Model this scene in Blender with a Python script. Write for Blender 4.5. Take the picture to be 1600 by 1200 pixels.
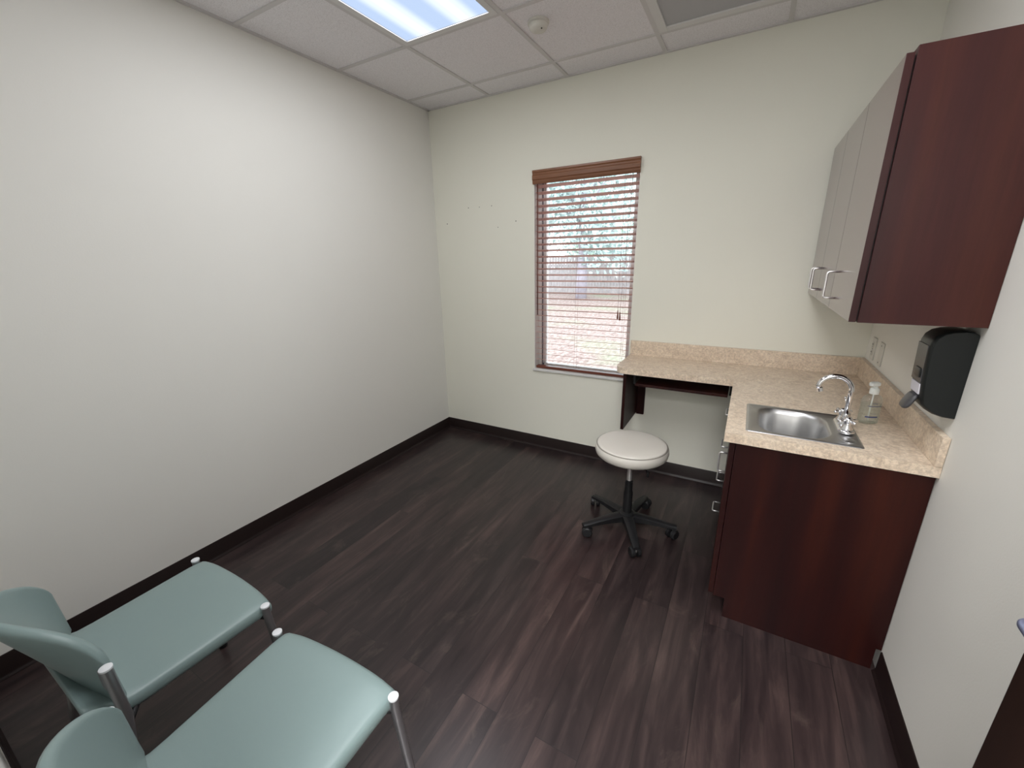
import bpy, bmesh, math, random
from mathutils import Vector, Matrix
random.seed(7)
for o in list(bpy.data.objects): bpy.data.objects.remove(o)
S = bpy.context.scene
COL = S.collection
PI = math.pi

# ---------------------------------------------------------------- camera
cam = bpy.data.cameras.new('camera'); co = bpy.data.objects.new('camera', cam); COL.objects.link(co)
yaw, pit, rol = math.radians(29.785), math.radians(-16.924), math.radians(-1.18)
F = Vector((-math.sin(yaw)*math.cos(pit), math.cos(yaw)*math.cos(pit), math.sin(pit)))
R0 = Vector((math.cos(yaw), math.sin(yaw), 0)); U0 = R0.cross(F)
Rv = R0*math.cos(rol)+U0*math.sin(rol); Uv = -R0*math.sin(rol)+U0*math.cos(rol)
M = Matrix((Rv, Uv, -F)).transposed().to_4x4(); M.translation = Vector((2.3923, -2.9347, 1.5578))
co.matrix_world = M
cam.sensor_width = 36; cam.sensor_fit = 'HORIZONTAL'; cam.lens = 640.83/1600*36
cam.clip_start = 0.01; cam.clip_end = 200
S.camera = co

# ---------------------------------------------------------------- world, exposure
w = bpy.data.worlds.new('sky'); S.world = w; w.use_nodes = True
bg = w.node_tree.nodes['Background']; bg.inputs[0].default_value = (0.86, 0.94, 1.0, 1); bg.inputs[1].default_value = 4.3
S.view_settings.view_transform = 'Standard'; S.view_settings.look = 'None'
S.view_settings.exposure = 0.12; S.view_settings.gamma = 1.0; S.view_settings.use_curve_mapping = False
LAMP_W, LAMP_SPREAD = 9.0, 180
LAMP_COL = (0.985, 0.98, 1.0)

# ---------------------------------------------------------------- room numbers
W, H, YF = 3.007, 2.689, -2.955
X1, Y1, T = 0.574, 0.242, 0.6096
HC, SPL, CT = 0.887, 0.102, 0.038
DX, DY, SX, YC = 1.704, -0.413, 2.379, -1.228
WX0, WX1, WZ0, WZ1 = 0.932, 1.690, 0.680, 2.160

# ================================================================ materials
def nt(name):
    m = bpy.data.materials.new(name); m.use_nodes = True
    t = m.node_tree; b = t.nodes['Principled BSDF']
    return m, t, b
def plain(name, col, rough=0.5, metal=0.0, spec=0.5, bump=0, bscale=200, coat=0, trans=0, var=0.0, vscale=6):
    m, t, b = nt(name)
    b.inputs['Base Color'].default_value = (*col, 1); b.inputs['Roughness'].default_value = rough
    b.inputs['Metallic'].default_value = metal; b.inputs['Specular IOR Level'].default_value = spec
    b.inputs['Coat Weight'].default_value = coat; b.inputs['Transmission Weight'].default_value = trans
    tc = t.nodes.new('ShaderNodeTexCoord')
    if bump:
        n = t.nodes.new('ShaderNodeTexNoise'); n.inputs['Scale'].default_value = bscale; n.inputs['Detail'].default_value = 3
        bp = t.nodes.new('ShaderNodeBump'); bp.inputs['Strength'].default_value = bump; bp.inputs['Distance'].default_value = 0.002
        t.links.new(tc.outputs['Object'], n.inputs['Vector']); t.links.new(n.outputs['Fac'], bp.inputs['Height'])
        t.links.new(bp.outputs['Normal'], b.inputs['Normal'])
    if var:
        n = t.nodes.new('ShaderNodeTexNoise'); n.inputs['Scale'].default_value = vscale; n.inputs['Detail'].default_value = 5
        mx = t.nodes.new('ShaderNodeMix'); mx.data_type = 'RGBA'
        mx.inputs['A'].default_value = (*[c*(1-var) for c in col], 1); mx.inputs['B'].default_value = (*[min(1, c*(1+var)) for c in col], 1)
        t.links.new(tc.outputs['Object'], n.inputs['Vector']); t.links.new(n.outputs['Fac'], mx.inputs['Factor'])
        t.links.new(mx.outputs['Result'], b.inputs['Base Color'])
    return m
def ramp(t, stops):
    r = t.nodes.new('ShaderNodeValToRGB'); e = r.color_ramp.elements
    e[0].position = stops[0][0]; e[0].color = (*stops[0][1], 1)
    e[1].position = stops[-1][0]; e[1].color = (*stops[-1][1], 1)
    for p, c in stops[1:-1]:
        x = e.new(p); x.color = (*c, 1)
    return r
def noise(t, vec, scale, detail=4, rough=0.55, dist=0.0):
    n = t.nodes.new('ShaderNodeTexNoise'); n.inputs['Scale'].default_value = scale; n.inputs['Detail'].default_value = detail
    n.inputs['Roughness'].default_value = rough; n.inputs['Distortion'].default_value = dist
    t.links.new(vec, n.inputs['Vector']); return n.outputs['Fac']
def mapping(t, sc=(1, 1, 1), rot=(0, 0, 0)):
    tc = t.nodes.new('ShaderNodeTexCoord'); mp = t.nodes.new('ShaderNodeMapping')
    mp.inputs['Scale'].default_value = sc; mp.inputs['Rotation'].default_value = rot
    t.links.new(tc.outputs['Object'], mp.inputs['Vector']); return mp.outputs['Vector']
def mixc(t, fac, a, b, mode='MIX'):
    mx = t.nodes.new('ShaderNodeMix'); mx.data_type = 'RGBA'; mx.blend_type = mode
    for k, v in (('Factor', fac), ('A', a), ('B', b)):
        if isinstance(v, (tuple, float, int)): mx.inputs[k].default_value = v if not isinstance(v, tuple) else (*v, 1)
        else: t.links.new(v, mx.inputs[k])
    return mx.outputs['Result']
def math_(t, op, a, b=None):
    n = t.nodes.new('ShaderNodeMath'); n.operation = op
    for i, v in enumerate((a, b)):
        if v is None: continue
        if isinstance(v, (float, int)): n.inputs[i].default_value = v
        else: t.links.new(v, n.inputs[i])
    return n.outputs[0]

def wall_paint(name, col, holes=()):
    m, t, b = nt(name)
    v = mapping(t)
    f = noise(t, v, 1.3, 3)
    c = mixc(t, f, tuple(x*0.97 for x in col), tuple(min(1, x*1.03) for x in col))
    for h in holes:                                  # small screw holes left in the paint
        vm = t.nodes.new('ShaderNodeVectorMath'); vm.operation = 'DISTANCE'
        t.links.new(v, vm.inputs[0]); vm.inputs[1].default_value = h[:3]
        d = math_(t, 'LESS_THAN', vm.outputs['Value'], h[3])
        c = mixc(t, d, c, (0.09, 0.075, 0.06))
    t.links.new(c, b.inputs['Base Color']); b.inputs['Roughness'].default_value = 0.62; b.inputs['Specular IOR Level'].default_value = 0.3
    bp = t.nodes.new('ShaderNodeBump'); bp.inputs['Strength'].default_value = 0.16; bp.inputs['Distance'].default_value = 0.0015
    t.links.new(noise(t, v, 170, 3), bp.inputs['Height']); t.links.new(bp.outputs['Normal'], b.inputs['Normal'])
    return m
def cherry(name, ca, cb, cc, rough=0.36, axis='z', spec=0.5, coat=0):
    m, t, b = nt(name)
    sc = {'z': (1, 1, 0.07), 'y': (1, 0.07, 1), 'x': (0.07, 1, 1)}[axis]
    v = mapping(t, sc)
    band = noise(t, v, 7.0, 3, 0.5)
    fine = noise(t, v, 90, 4, 0.6)
    r = ramp(t, [(0.34, ca), (0.5, cb), (0.66, cc)]); t.links.new(band, r.inputs['Fac'])
    c = mixc(t, math_(t, 'MULTIPLY', fine, 0.55), r.outputs['Color'], tuple(x*0.45 for x in ca))
    t.links.new(c, b.inputs['Base Color']); b.inputs['Roughness'].default_value = rough; b.inputs['Specular IOR Level'].default_value = spec
    b.inputs['Coat Weight'].default_value = coat; b.inputs['Coat Roughness'].default_value = 0.2
    return m
def floor_mat():
    m, t, b = nt('dark_vinyl_planks')
    tc = t.nodes.new('ShaderNodeTexCoord'); sep = t.nodes.new('ShaderNodeSeparateXYZ'); cmb = t.nodes.new('ShaderNodeCombineXYZ')
    t.links.new(tc.outputs['Object'], sep.inputs[0])
    t.links.new(math_(t, 'ADD', sep.outputs[1], 20.35), cmb.inputs[0]); t.links.new(math_(t, 'ADD', sep.outputs[0], 10.06), cmb.inputs[1])
    br = t.nodes.new('ShaderNodeTexBrick'); br.inputs['Scale'].default_value = 1.0
    br.inputs['Brick Width'].default_value = 1.22; br.inputs['Row Height'].default_value = 0.152; br.inputs['Mortar Size'].default_value = 0.0011
    br.inputs['Mortar Smooth'].default_value = 0.2; br.offset = 0.37; br.offset_frequency = 2; br.squash = 1
    br.inputs['Color1'].default_value = (0, 0, 0, 1); br.inputs['Color2'].default_value = (1, 1, 1, 1); br.inputs['Mortar'].default_value = (0.5, 0.5, 0.5, 1)
    t.links.new(cmb.outputs[0], br.inputs['Vector'])
    pl = br.outputs['Color']
    # shift the grain per plank
    off = t.nodes.new('ShaderNodeVectorMath'); off.operation = 'MULTIPLY'; t.links.new(pl, off.inputs[0]); off.inputs[1].default_value = (7.3, 13.7, 3.1)
    add = t.nodes.new('ShaderNodeVectorMath'); add.operation = 'ADD'; t.links.new(tc.outputs['Object'], add.inputs[0]); t.links.new(off.outputs[0], add.inputs[1])
    mp = t.nodes.new('ShaderNodeMapping'); mp.inputs['Scale'].default_value = (1, 0.11, 1); t.links.new(add.outputs[0], mp.inputs['Vector'])
    g1 = noise(t, mp.outputs[0], 17, 6, 0.62, 0.6)
    g2 = noise(t, mp.outputs[0], 120, 4, 0.6)
    mp2 = t.nodes.new('ShaderNodeMapping'); mp2.inputs['Scale'].default_value = (1, 0.42, 1); t.links.new(add.outputs[0], mp2.inputs['Vector'])
    g3 = noise(t, mp2.outputs[0], 7, 6, 0.68, 1.2)
    r = ramp(t, [(0.30, (0.0165, 0.0110, 0.0115)), (0.50, (0.036, 0.0245, 0.0235)), (0.62, (0.060, 0.041, 0.037)), (0.78, (0.110, 0.080, 0.068))])
    t.links.new(g1, r.inputs['Fac'])
    tone = mixc(t, pl, (0.58, 0.56, 0.61), (1.18, 1.07, 1.08))
    c = mixc(t, 1.0, r.outputs['Color'], tone, 'MULTIPLY')
    r3 = ramp(t, [(0.57, (0, 0, 0)), (0.74, (1, 1, 1))]); t.links.new(g3, r3.inputs['Fac'])
    k = math_(t, 'MULTIPLY', r3.outputs['Color'], math_(t, 'MULTIPLY', g2, 0.62))
    c = mixc(t, k, c, (0.17, 0.125, 0.10))
    c = mixc(t, math_(t, 'MULTIPLY', g2, 0.35), c, (0.012, 0.009, 0.009))
    c = mixc(t, br.outputs['Fac'], c, (0.010, 0.008, 0.008))
    t.links.new(c, b.inputs['Base Color'])
    rr = math_(t, 'ADD', math_(t, 'MULTIPLY', g1, 0.14), 0.24); t.links.new(rr, b.inputs['Roughness'])
    b.inputs['Specular IOR Level'].default_value = 0.5
    bp = t.nodes.new('ShaderNodeBump'); bp.inputs['Strength'].default_value = 0.25; bp.inputs['Distance'].default_value = 0.0008
    hh = math_(t, 'SUBTRACT', g2, br.outputs['Fac']); t.links.new(hh, bp.inputs['Height']); t.links.new(bp.outputs['Normal'], b.inputs['Normal'])
    return m
def laminate():
    m, t, b = nt('beige_stone_laminate')
    v = mapping(t)
    a = noise(t, v, 16, 6, 0.7, 1.6); c2 = noise(t, v, 95, 5, 0.7, 0.4); c3 = noise(t, v, 2.2, 3)
    r = ramp(t, [(0.33, (0.57, 0.45, 0.335)), (0.50, (0.72, 0.595, 0.46)), (0.68, (0.83, 0.72, 0.575))]); t.links.new(a, r.inputs['Fac'])
    r2 = ramp(t, [(0.40, (0.80, 0.77, 0.75)), (0.60, (1.14, 1.13, 1.12))]); t.links.new(c2, r2.inputs['Fac'])
    c = mixc(t, 1.0, r.outputs['Color'], r2.outputs['Color'], 'MULTIPLY')
    c = mixc(t, math_(t, 'MULTIPLY', c3, 0.3), c, (0.72, 0.63, 0.52))
    t.links.new(c, b.inputs['Base Color']); b.inputs['Roughness'].default_value = 0.38
    return m
def tile_mat():
    m, t, b = nt('mineral_ceiling_tile')
    v = mapping(t)
    n1 = noise(t, v, 260, 2, 0.6)
    r = ramp(t, [(0.36, (0.72, 0.70, 0.71)), (0.48, (0.90, 0.88, 0.90))]); t.links.new(n1, r.inputs['Fac'])
    t.links.new(r.outputs['Color'], b.inputs['Base Color']); b.inputs['Roughness'].default_value = 0.9; b.inputs['Specular IOR Level'].default_value = 0.1
    bp = t.nodes.new('ShaderNodeBump'); bp.inputs['Strength'].default_value = 0.3; bp.inputs['Distance'].default_value = 0.001
    t.links.new(n1, bp.inputs['Height']); t.links.new(bp.outputs['Normal'], b.inputs['Normal'])
    return m
def vinyl(name, col, rough=0.4):
    return plain(name, col, rough, spec=0.5, bump=0.12, bscale=900, var=0.03, vscale=3)
def emit_lens():
    m = bpy.data.materials.new('troffer_lens'); m.use_nodes = True; t = m.node_tree; t.nodes.clear()
    out = t.nodes.new('ShaderNodeOutputMaterial'); e = t.nodes.new('ShaderNodeEmission')
    tc = t.nodes.new('ShaderNodeTexCoord'); sp = t.nodes.new('ShaderNodeSeparateXYZ'); t.links.new(tc.outputs['Object'], sp.inputs[0])
    # two fluorescent tubes glow through the lens, running along its length
    d1 = math_(t, 'ABSOLUTE', math_(t, 'SUBTRACT', math_(t, 'ABSOLUTE', sp.outputs[0]), 0.125))
    g = ramp(t, [(0.0, (1.0, 1.0, 1.0)), (0.035, (0.80, 0.90, 1.0)), (0.09, (0.47, 0.61, 0.86))]); g.color_ramp.interpolation = 'EASE'
    t.links.new(d1, g.inputs['Fac'])
    n = noise(t, tc.outputs['Object'], 380, 1)
    c = mixc(t, math_(t, 'MULTIPLY', n, 0.12), g.outputs['Color'], (1, 1, 1))
    t.links.new(c, e.inputs['Color']); e.inputs['Strength'].default_value = 1.05
    t.links.new(e.outputs[0], out.inputs[0]); return m
def glass_thin(name, tint=(1, 1, 1), k=1.0, milk=0.0):
    m = bpy.data.materials.new(name); m.use_nodes = True; t = m.node_tree; t.nodes.clear()
    out = t.nodes.new('ShaderNodeOutputMaterial'); tr = t.nodes.new('ShaderNodeBsdfTransparent'); gl = t.nodes.new('ShaderNodeBsdfGlossy')
    tr.inputs[0].default_value = (*tint, 1); gl.inputs['Roughness'].default_value = 0.04
    fr = t.nodes.new('ShaderNodeFresnel'); fr.inputs[0].default_value = 1.45; mx = t.nodes.new('ShaderNodeMixShader')
    t.links.new(math_(t, 'MULTIPLY', fr.outputs[0], k), mx.inputs[0]); t.links.new(tr.outputs[0], mx.inputs[1]); t.links.new(gl.outputs[0], mx.inputs[2])
    res = mx.outputs[0]
    if milk:
        df = t.nodes.new('ShaderNodeBsdfDiffuse'); df.inputs[0].default_value = (0.8, 0.82, 0.8, 1)
        m2 = t.nodes.new('ShaderNodeMixShader'); m2.inputs[0].default_value = milk
        t.links.new(res, m2.inputs[1]); t.links.new(df.outputs[0], m2.inputs[2]); res = m2.outputs[0]
    t.links.new(res, out.inputs[0]); return m
def ground_mat():
    m, t, b = nt('leaf_litter_ground')
    v = mapping(t); a = noise(t, mapping(t, (1, 0.4, 1)), 14, 6, 0.85); g = noise(t, v, 0.35, 3)
    r = ramp(t, [(0.36, (0.09, 0.055, 0.045)), (0.5, (0.24, 0.175, 0.155)), (0.62, (0.40, 0.34, 0.31))]); t.links.new(a, r.inputs['Fac'])
    r2 = ramp(t, [(0.50, (0, 0, 0)), (0.66, (1, 1, 1))]); t.links.new(g, r2.inputs['Fac'])
    c = mixc(t, math_(t, 'MULTIPLY', r2.outputs['Color'], 0.6), r.outputs['Color'], (0.20, 0.25, 0.15))
    t.links.new(c, b.inputs['Base Color']); b.inputs['Roughness'].default_value = 0.9; return m
def perf_mat():
    m, t, b = nt('perforated_grey_metal')
    v = mapping(t, (110, 110, 110)); vo = t.nodes.new('ShaderNodeTexVoronoi'); vo.inputs['Scale'].default_value = 1; vo.inputs['Randomness'].default_value = 0
    t.links.new(v, vo.inputs['Vector'])
    d = math_(t, 'LESS_THAN', vo.outputs['Distance'], 0.33)
    t.links.new(mixc(t, d, (0.46, 0.46, 0.475), (0.20, 0.20, 0.21)), b.inputs['Base Color']); b.inputs['Roughness'].default_value = 0.5
    return m
def leaf_mat(name, a, b_):
    m, t, b = nt(name)
    t.links.new(mixc(t, noise(t, mapping(t), 2.5, 4), a, b_), b.inputs['Base Color']); b.inputs['Roughness'].default_value = 0.6
    return m

MT = {}
MT['wall_back'] = wall_paint('cream_wall_paint_back', (0.83, 0.82, 0.72),
    [(0.121, 0, 1.850, .0042), (0.343, 0, 1.958, .0036), (0.448, 0, 1.957, .0032), (0.562, 0, 1.958, .0036), (0.615, 0, 1.799, .0032), (0.776, 0, 1.835, .0042)])
MT['wall'] = wall_paint('cream_wall_paint', (0.83, 0.82, 0.77))
MT['wall_right'] = wall_paint('cream_wall_paint_right', (0.84, 0.825, 0.765))
MT['floor'] = floor_mat()
MT['tile'] = tile_mat()
MT['grid'] = plain('white_grid_metal', (0.66, 0.64, 0.635), 0.5)
MT['base'] = plain('dark_brown_vinyl_base', (0.016, 0.0095, 0.009), 0.36, spec=0.3, bump=0.05, bscale=300)
MT['caulk'] = plain('base_toe_edge', (0.10, 0.08, 0.08), 0.3)
MT['white'] = plain('white_enamel', (0.74, 0.73, 0.72), 0.4)
MT['reveal'] = plain('white_reveal_paint', (0.80, 0.79, 0.76), 0.5)
MT['sill'] = plain('white_marble_sill', (0.72, 0.71, 0.69), 0.3, var=0.06, vscale=14)
MT['gasket'] = plain('navy_rubber_gasket', (0.03, 0.03, 0.06), 0.5)
MT['lens'] = emit_lens()
MT['perf'] = perf_mat()
MT['oak'] = cherry('warm_brown_valance_wood', (0.17, 0.066, 0.032), (0.23, 0.095, 0.045), (0.30, 0.13, 0.06), 0.35, 'x')
MT['slat'] = cherry('glare_pink_slat_wood', (0.72, 0.42, 0.37), (0.77, 0.46, 0.40), (0.82, 0.50, 0.44), 0.4, 'x')  # window glare on the brown wood is mixed into this pale pink
MT['rail'] = cherry('reddish_brown_rail', (0.13, 0.035, 0.022), (0.17, 0.05, 0.03), (0.21, 0.065, 0.038), 0.35, 'x')
MT['cord'] = plain('mauve_blind_cord', (0.30, 0.17, 0.16), 0.8)
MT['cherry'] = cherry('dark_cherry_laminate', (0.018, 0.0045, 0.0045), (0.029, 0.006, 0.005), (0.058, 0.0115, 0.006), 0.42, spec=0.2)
MT['cherry_up'] = cherry('cherry_laminate_upper_lit', (0.045, 0.0145, 0.0150), (0.064, 0.018, 0.017), (0.095, 0.027, 0.018), 0.4, spec=0.25)  # lighter copy of the dark cherry, stronger light up there painted in
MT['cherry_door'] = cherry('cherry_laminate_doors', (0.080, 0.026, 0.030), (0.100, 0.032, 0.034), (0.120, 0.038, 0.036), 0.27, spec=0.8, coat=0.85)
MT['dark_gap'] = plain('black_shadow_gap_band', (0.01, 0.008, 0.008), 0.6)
MT['lam'] = laminate()
MT['steel'] = plain('brushed_stainless', (0.55, 0.55, 0.55), 0.36, 1.0, bump=0.05, bscale=400)
MT['chrome'] = plain('polished_chrome', (0.82, 0.82, 0.84), 0.06, 1.0)
MT['nickel'] = plain('satin_nickel_wire', (0.85, 0.84, 0.83), 0.36, 0.85)
MT['tube'] = plain('dark_chrome_tube', (0.40, 0.40, 0.41), 0.38, 0.85)
MT['cap'] = plain('light_grey_end_cap', (0.75, 0.77, 0.79), 0.35)
MT['sage'] = vinyl('sage_green_vinyl', (0.235, 0.315, 0.308), 0.34)
MT['plastic'] = plain('black_plastic', (0.010, 0.010, 0.011), 0.45, spec=0.35, bump=0.06, bscale=500)
MT['gloss_black'] = plain('smoked_black_plastic', (0.010, 0.012, 0.012), 0.3, spec=0.35)
MT['smoke_grey'] = plain('dark_grey_front_plastic', (0.055, 0.055, 0.06), 0.3)
MT['stool'] = vinyl('light_taupe_vinyl', (0.64, 0.61, 0.55), 0.42)
MT['ivory'] = plain('ivory_plastic', (0.70, 0.68, 0.62), 0.35)
MT['slot'] = plain('dark_slots', (0.03, 0.025, 0.02), 0.6)
MT['paper'] = plain('white_sticker', (0.72, 0.70, 0.76), 0.5)
MT['ink'] = plain('grey_ink', (0.16, 0.16, 0.19), 0.6)
MT['navy'] = plain('navy_ink', (0.06, 0.07, 0.17), 0.6)
MT['bluegrey'] = plain('satin_metal_blue_reflection', (0.30, 0.33, 0.50), 0.35, 0.7)  # satin chrome with its bluish reflection put into the base colour
MT['doorwood'] = cherry('dark_door_veneer', (0.020, 0.009, 0.006), (0.028, 0.012, 0.008), (0.038, 0.016, 0.01), 0.4)
MT['glass'] = glass_thin('window_glass')
MT['clear'] = glass_thin('clear_plastic', (0.95, 0.96, 0.95), 0.35, 0.07)
MT['gel'] = glass_thin('clear_gel', (0.95, 0.97, 0.94), 0.2, 0.05)
MT['pumpw'] = plain('translucent_white_plastic', (0.78, 0.80, 0.76), 0.35)
MT['ground'] = ground_mat()
MT['fence'] = plain('weathered_fence_wood', (0.36, 0.33, 0.33), 0.8, var=0.35, vscale=5)
MT['bark'] = plain('grey_bark', (0.42, 0.40, 0.45), 0.9, var=0.3, vscale=9)
MT['leafA'] = leaf_mat('pale_green_leaves', (0.28, 0.42, 0.34), (0.70, 0.82, 0.72))
MT['leafB'] = leaf_mat('grey_green_leaves', (0.28, 0.40, 0.38), (0.70, 0.80, 0.79))

# ================================================================ geometry helpers
class MB:
    def __init__(s): s.bm = bmesh.new()
    def box(s, a, b, bev=0, seg=2):
        v0 = [min(a[i], b[i]) for i in range(3)]; v1 = [max(a[i], b[i]) for i in range(3)]
        vs = [s.bm.verts.new((x, y, z)) for x in (v0[0], v1[0]) for y in (v0[1], v1[1]) for z in (v0[2], v1[2])]
        fs = [s.bm.faces.new([vs[i] for i in q]) for q in ((0,1,3,2),(4,6,7,5),(0,4,5,1),(2,3,7,6),(0,2,6,4),(1,5,7,3))]
        if bev:
            es = list({e for f in fs for e in f.edges})
            bmesh.ops.bevel(s.bm, geom=es, offset=bev, segments=seg, profile=0.5, affect='EDGES')
        return s
    def prism(s, pts, axis, a, b):
        """polygon pts (2-D) extruded along axis ('x','y','z') from a to b"""
        def P(p, t): return {'x': (t, p[0], p[1]), 'y': (p[0], t, p[1]), 'z': (p[0], p[1], t)}[axis]
        A = [s.bm.verts.new(P(p, a)) for p in pts]; B = [s.bm.verts.new(P(p, b)) for p in pts]
        s.bm.faces.new(A); s.bm.faces.new(B[::-1])
        n = len(pts)
        for i in range(n): s.bm.faces.new([A[i], B[i], B[(i+1) % n], A[(i+1) % n]])
        return s
    def tube(s, pts, r, n=14, cap=True, flat=1.0):
        pts = [Vector(p) for p in pts]; rings = []
        rs = r if isinstance(r, (list, tuple)) else [r]*len(pts)
        up = None
        for i, p in enumerate(pts):
            d = ((pts[min(i+1, len(pts)-1)]-pts[i]).normalized() + (pts[i]-pts[max(i-1, 0)]).normalized())
            d.normalize()
            if up is None:
                up = Vector((0, 0, 1)) if abs(d.z) < 0.9 else Vector((1, 0, 0))
            x = d.cross(up).normalized(); up = x.cross(d).normalized()
            rings.append([s.bm.verts.new(p + (x*math.cos(2*PI*k/n) + up*flat*math.sin(2*PI*k/n))*rs[i]) for k in range(n)])
        for a, b in zip(rings, rings[1:]):
            for k in range(n): s.bm.faces.new([a[k], a[(k+1) % n], b[(k+1) % n], b[k]])
        if cap: s.bm.faces.new(rings[0][::-1]); s.bm.faces.new(rings[-1])
        return s
    def lathe(s, prof, c, n=40, axis='z', sx=1, sy=1):
        """prof: (radius, height) list"""
        rings = []
        for r, h in prof:
            ring = []
            if r < 1e-6:
                q = {'z': (0, 0, h), 'x': (h, 0, 0), 'y': (0, h, 0)}[axis]
                ring = [s.bm.verts.new(Vector(c)+Vector(q))]
            else:
                for k in range(n):
                    a = 2*PI*k/n; u, v = r*math.cos(a)*sx, r*math.sin(a)*sy
                    q = {'z': (u, v, h), 'x': (h, u, v), 'y': (u, h, v)}[axis]
                    ring.append(s.bm.verts.new(Vector(c)+Vector(q)))
            rings.append(ring)
        for a, b in zip(rings, rings[1:]):
            for k in range(n):
                A0, A1 = a[k % len(a)], a[(k+1) % len(a)]; B0, B1 = b[k % len(b)], b[(k+1) % len(b)]
                L = [A0]
                for q in (A1, B1, B0):
                    if q not in L: L.append(q)
                if len(L) > 2: s.bm.faces.new(L)
        if len(rings[0]) > 1: s.bm.faces.new(rings[0][::-1])
        if len(rings[-1]) > 1: s.bm.faces.new(rings[-1])
        return s
    def rbox(s, c, h, r, n=10, fn=None):
        """rounded box, centre c, half size h, radii r (x,y,z); fn deforms each point"""
        b2 = bmesh.new(); bmesh.ops.create_cube(b2, size=2)
        bmesh.ops.subdivide_edges(b2, edges=b2.edges[:], cuts=n, use_grid_fill=True)
        mp = {}
        for v in b2.verts:
            q = []; d = []
            for i in range(3):
                # denser sampling near the edges
                t = v.co[i]; t = math.sin(t*PI/2) if abs(t) < 1 else t
                p = t*h[i]; inner = h[i]-r[i]; cl = max(-inner, min(inner, p)); q.append(cl); d.append((p-cl)/r[i])
            L = math.sqrt(sum(x*x for x in d)) or 1
            p = Vector([q[i]+r[i]*d[i]/L for i in range(3)])+Vector(c)
            if fn: p = Vector(fn(p))
            mp[v] = s.bm.verts.new(p)
        for f in b2.faces: s.bm.faces.new([mp[v] for v in f.verts])
        b2.free(); return s
    def build(s, name, mat, parent=None, smooth=False, kind=None, loc=None):
        bmesh.ops.recalc_face_normals(s.bm, faces=s.bm.faces[:])
        off = Vector((0, 0, 0))
        if parent is not None:
            q = parent
            while q is not None: off += q.location; q = q.parent
        elif loc is not None: off = Vector(loc)
        bmesh.ops.translate(s.bm, verts=s.bm.verts[:], vec=-off)
        me = bpy.data.meshes.new(name); s.bm.to_mesh(me); s.bm.free()
        me.materials.append(mat if not isinstance(mat, str) else MT[mat])
        o = bpy.data.objects.new(name, me); COL.objects.link(o)
        if parent is not None: o.parent = parent
        elif loc is not None: o.location = loc
        if smooth:
            for p in me.polygons: p.use_smooth = True
            if smooth is not True: me.set_sharp_from_angle(angle=math.radians(smooth))
        if kind: o['kind'] = kind
        return o
def empty(name, loc, label=None, cat=None, group=None, kind=None):
    o = bpy.data.objects.new(name, None); COL.objects.link(o); o.location = loc; o.empty_display_size = 0.05
    tag(o, label, cat, group, kind); return o
def tag(o, label=None, cat=None, group=None, kind=None):
    for k, v in (('label', label), ('category', cat), ('group', group), ('kind', kind)):
        if v: o[k] = v
    return o
def copy_tree(o, parent=None):
    c = o.copy(); COL.objects.link(c); c.parent = parent
    for ch in list(o.children): copy_tree(ch, c)
    return c
def arc(c, r, a0, a1, n, u, v):
    c, u, v = Vector(c), Vector(u), Vector(v)
    return [c + u*r*math.cos(a0+(a1-a0)*i/n) + v*r*math.sin(a0+(a1-a0)*i/n) for i in range(n+1)]
def filleted(pts, r, n=5):
    pts = [Vector(p) for p in pts]; out = [pts[0]]
    for a, b, c in zip(pts, pts[1:], pts[2:]):
        u = (a-b).normalized(); v = (c-b).normalized()
        p, q = b+u*r, b+v*r
        for i in range(n+1):
            t = i/n; out.append(p*(1-t)**2 + b*2*t*(1-t) + q*t*t)
    out.append(pts[-1]); return out

# ================================================================ SETTING
WT = 0.13
o = MB().box((-WT, -4.7, -0.1), (4.2, WT, 0)).build('floor', 'floor', kind='structure')
tag(o, 'dark brown wood-look vinyl plank floor', 'floor')
MB().box((-WT, YF-WT, 0), (0, 0, H+.1)).build('wall_left', 'wall', kind='structure')
MB().box((W, YF-WT, 0), (W+WT, 0, H+.1)).build('wall_right', 'wall_right', kind='structure')
b = MB(); b.box((-WT, 0, -.15), (WX0, WT, H+.1)); b.box((WX1, 0, -.15), (W+WT, WT, H+.1)); b.box((WX0, 0, -.15), (WX1, WT, WZ0)); b.box((WX0, 0, WZ1), (WX1, WT, H+.1))
b.build('wall_back', 'wall_back', kind='structure')
b = MB(); b.box((0, YF-WT, 0), (1.97, YF, H+.1)); b.box((2.985, YF-WT, 0), (W, YF, H+.1)); b.box((1.97, YF-WT, 2.13), (2.985, YF, H+.1))
b.build('wall_front', 'wall', kind='structure')
# corridor outside the open door
MB().box((-WT, -4.7, 0), (4.2, -4.6, H+.1)).build('wall_corridor', 'wall', kind='structure')
b = MB(); b.box((-WT, -4.6, 0), (0, YF-WT, H+.1)); b.box((4.1, -4.6, 0), (4.2, YF-WT, H+.1)); b.box((W+WT, YF-WT, 0), (4.2, YF-WT+.1, H+.1))
b.build('wall_corridor_end', 'wall', kind='structure')
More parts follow.
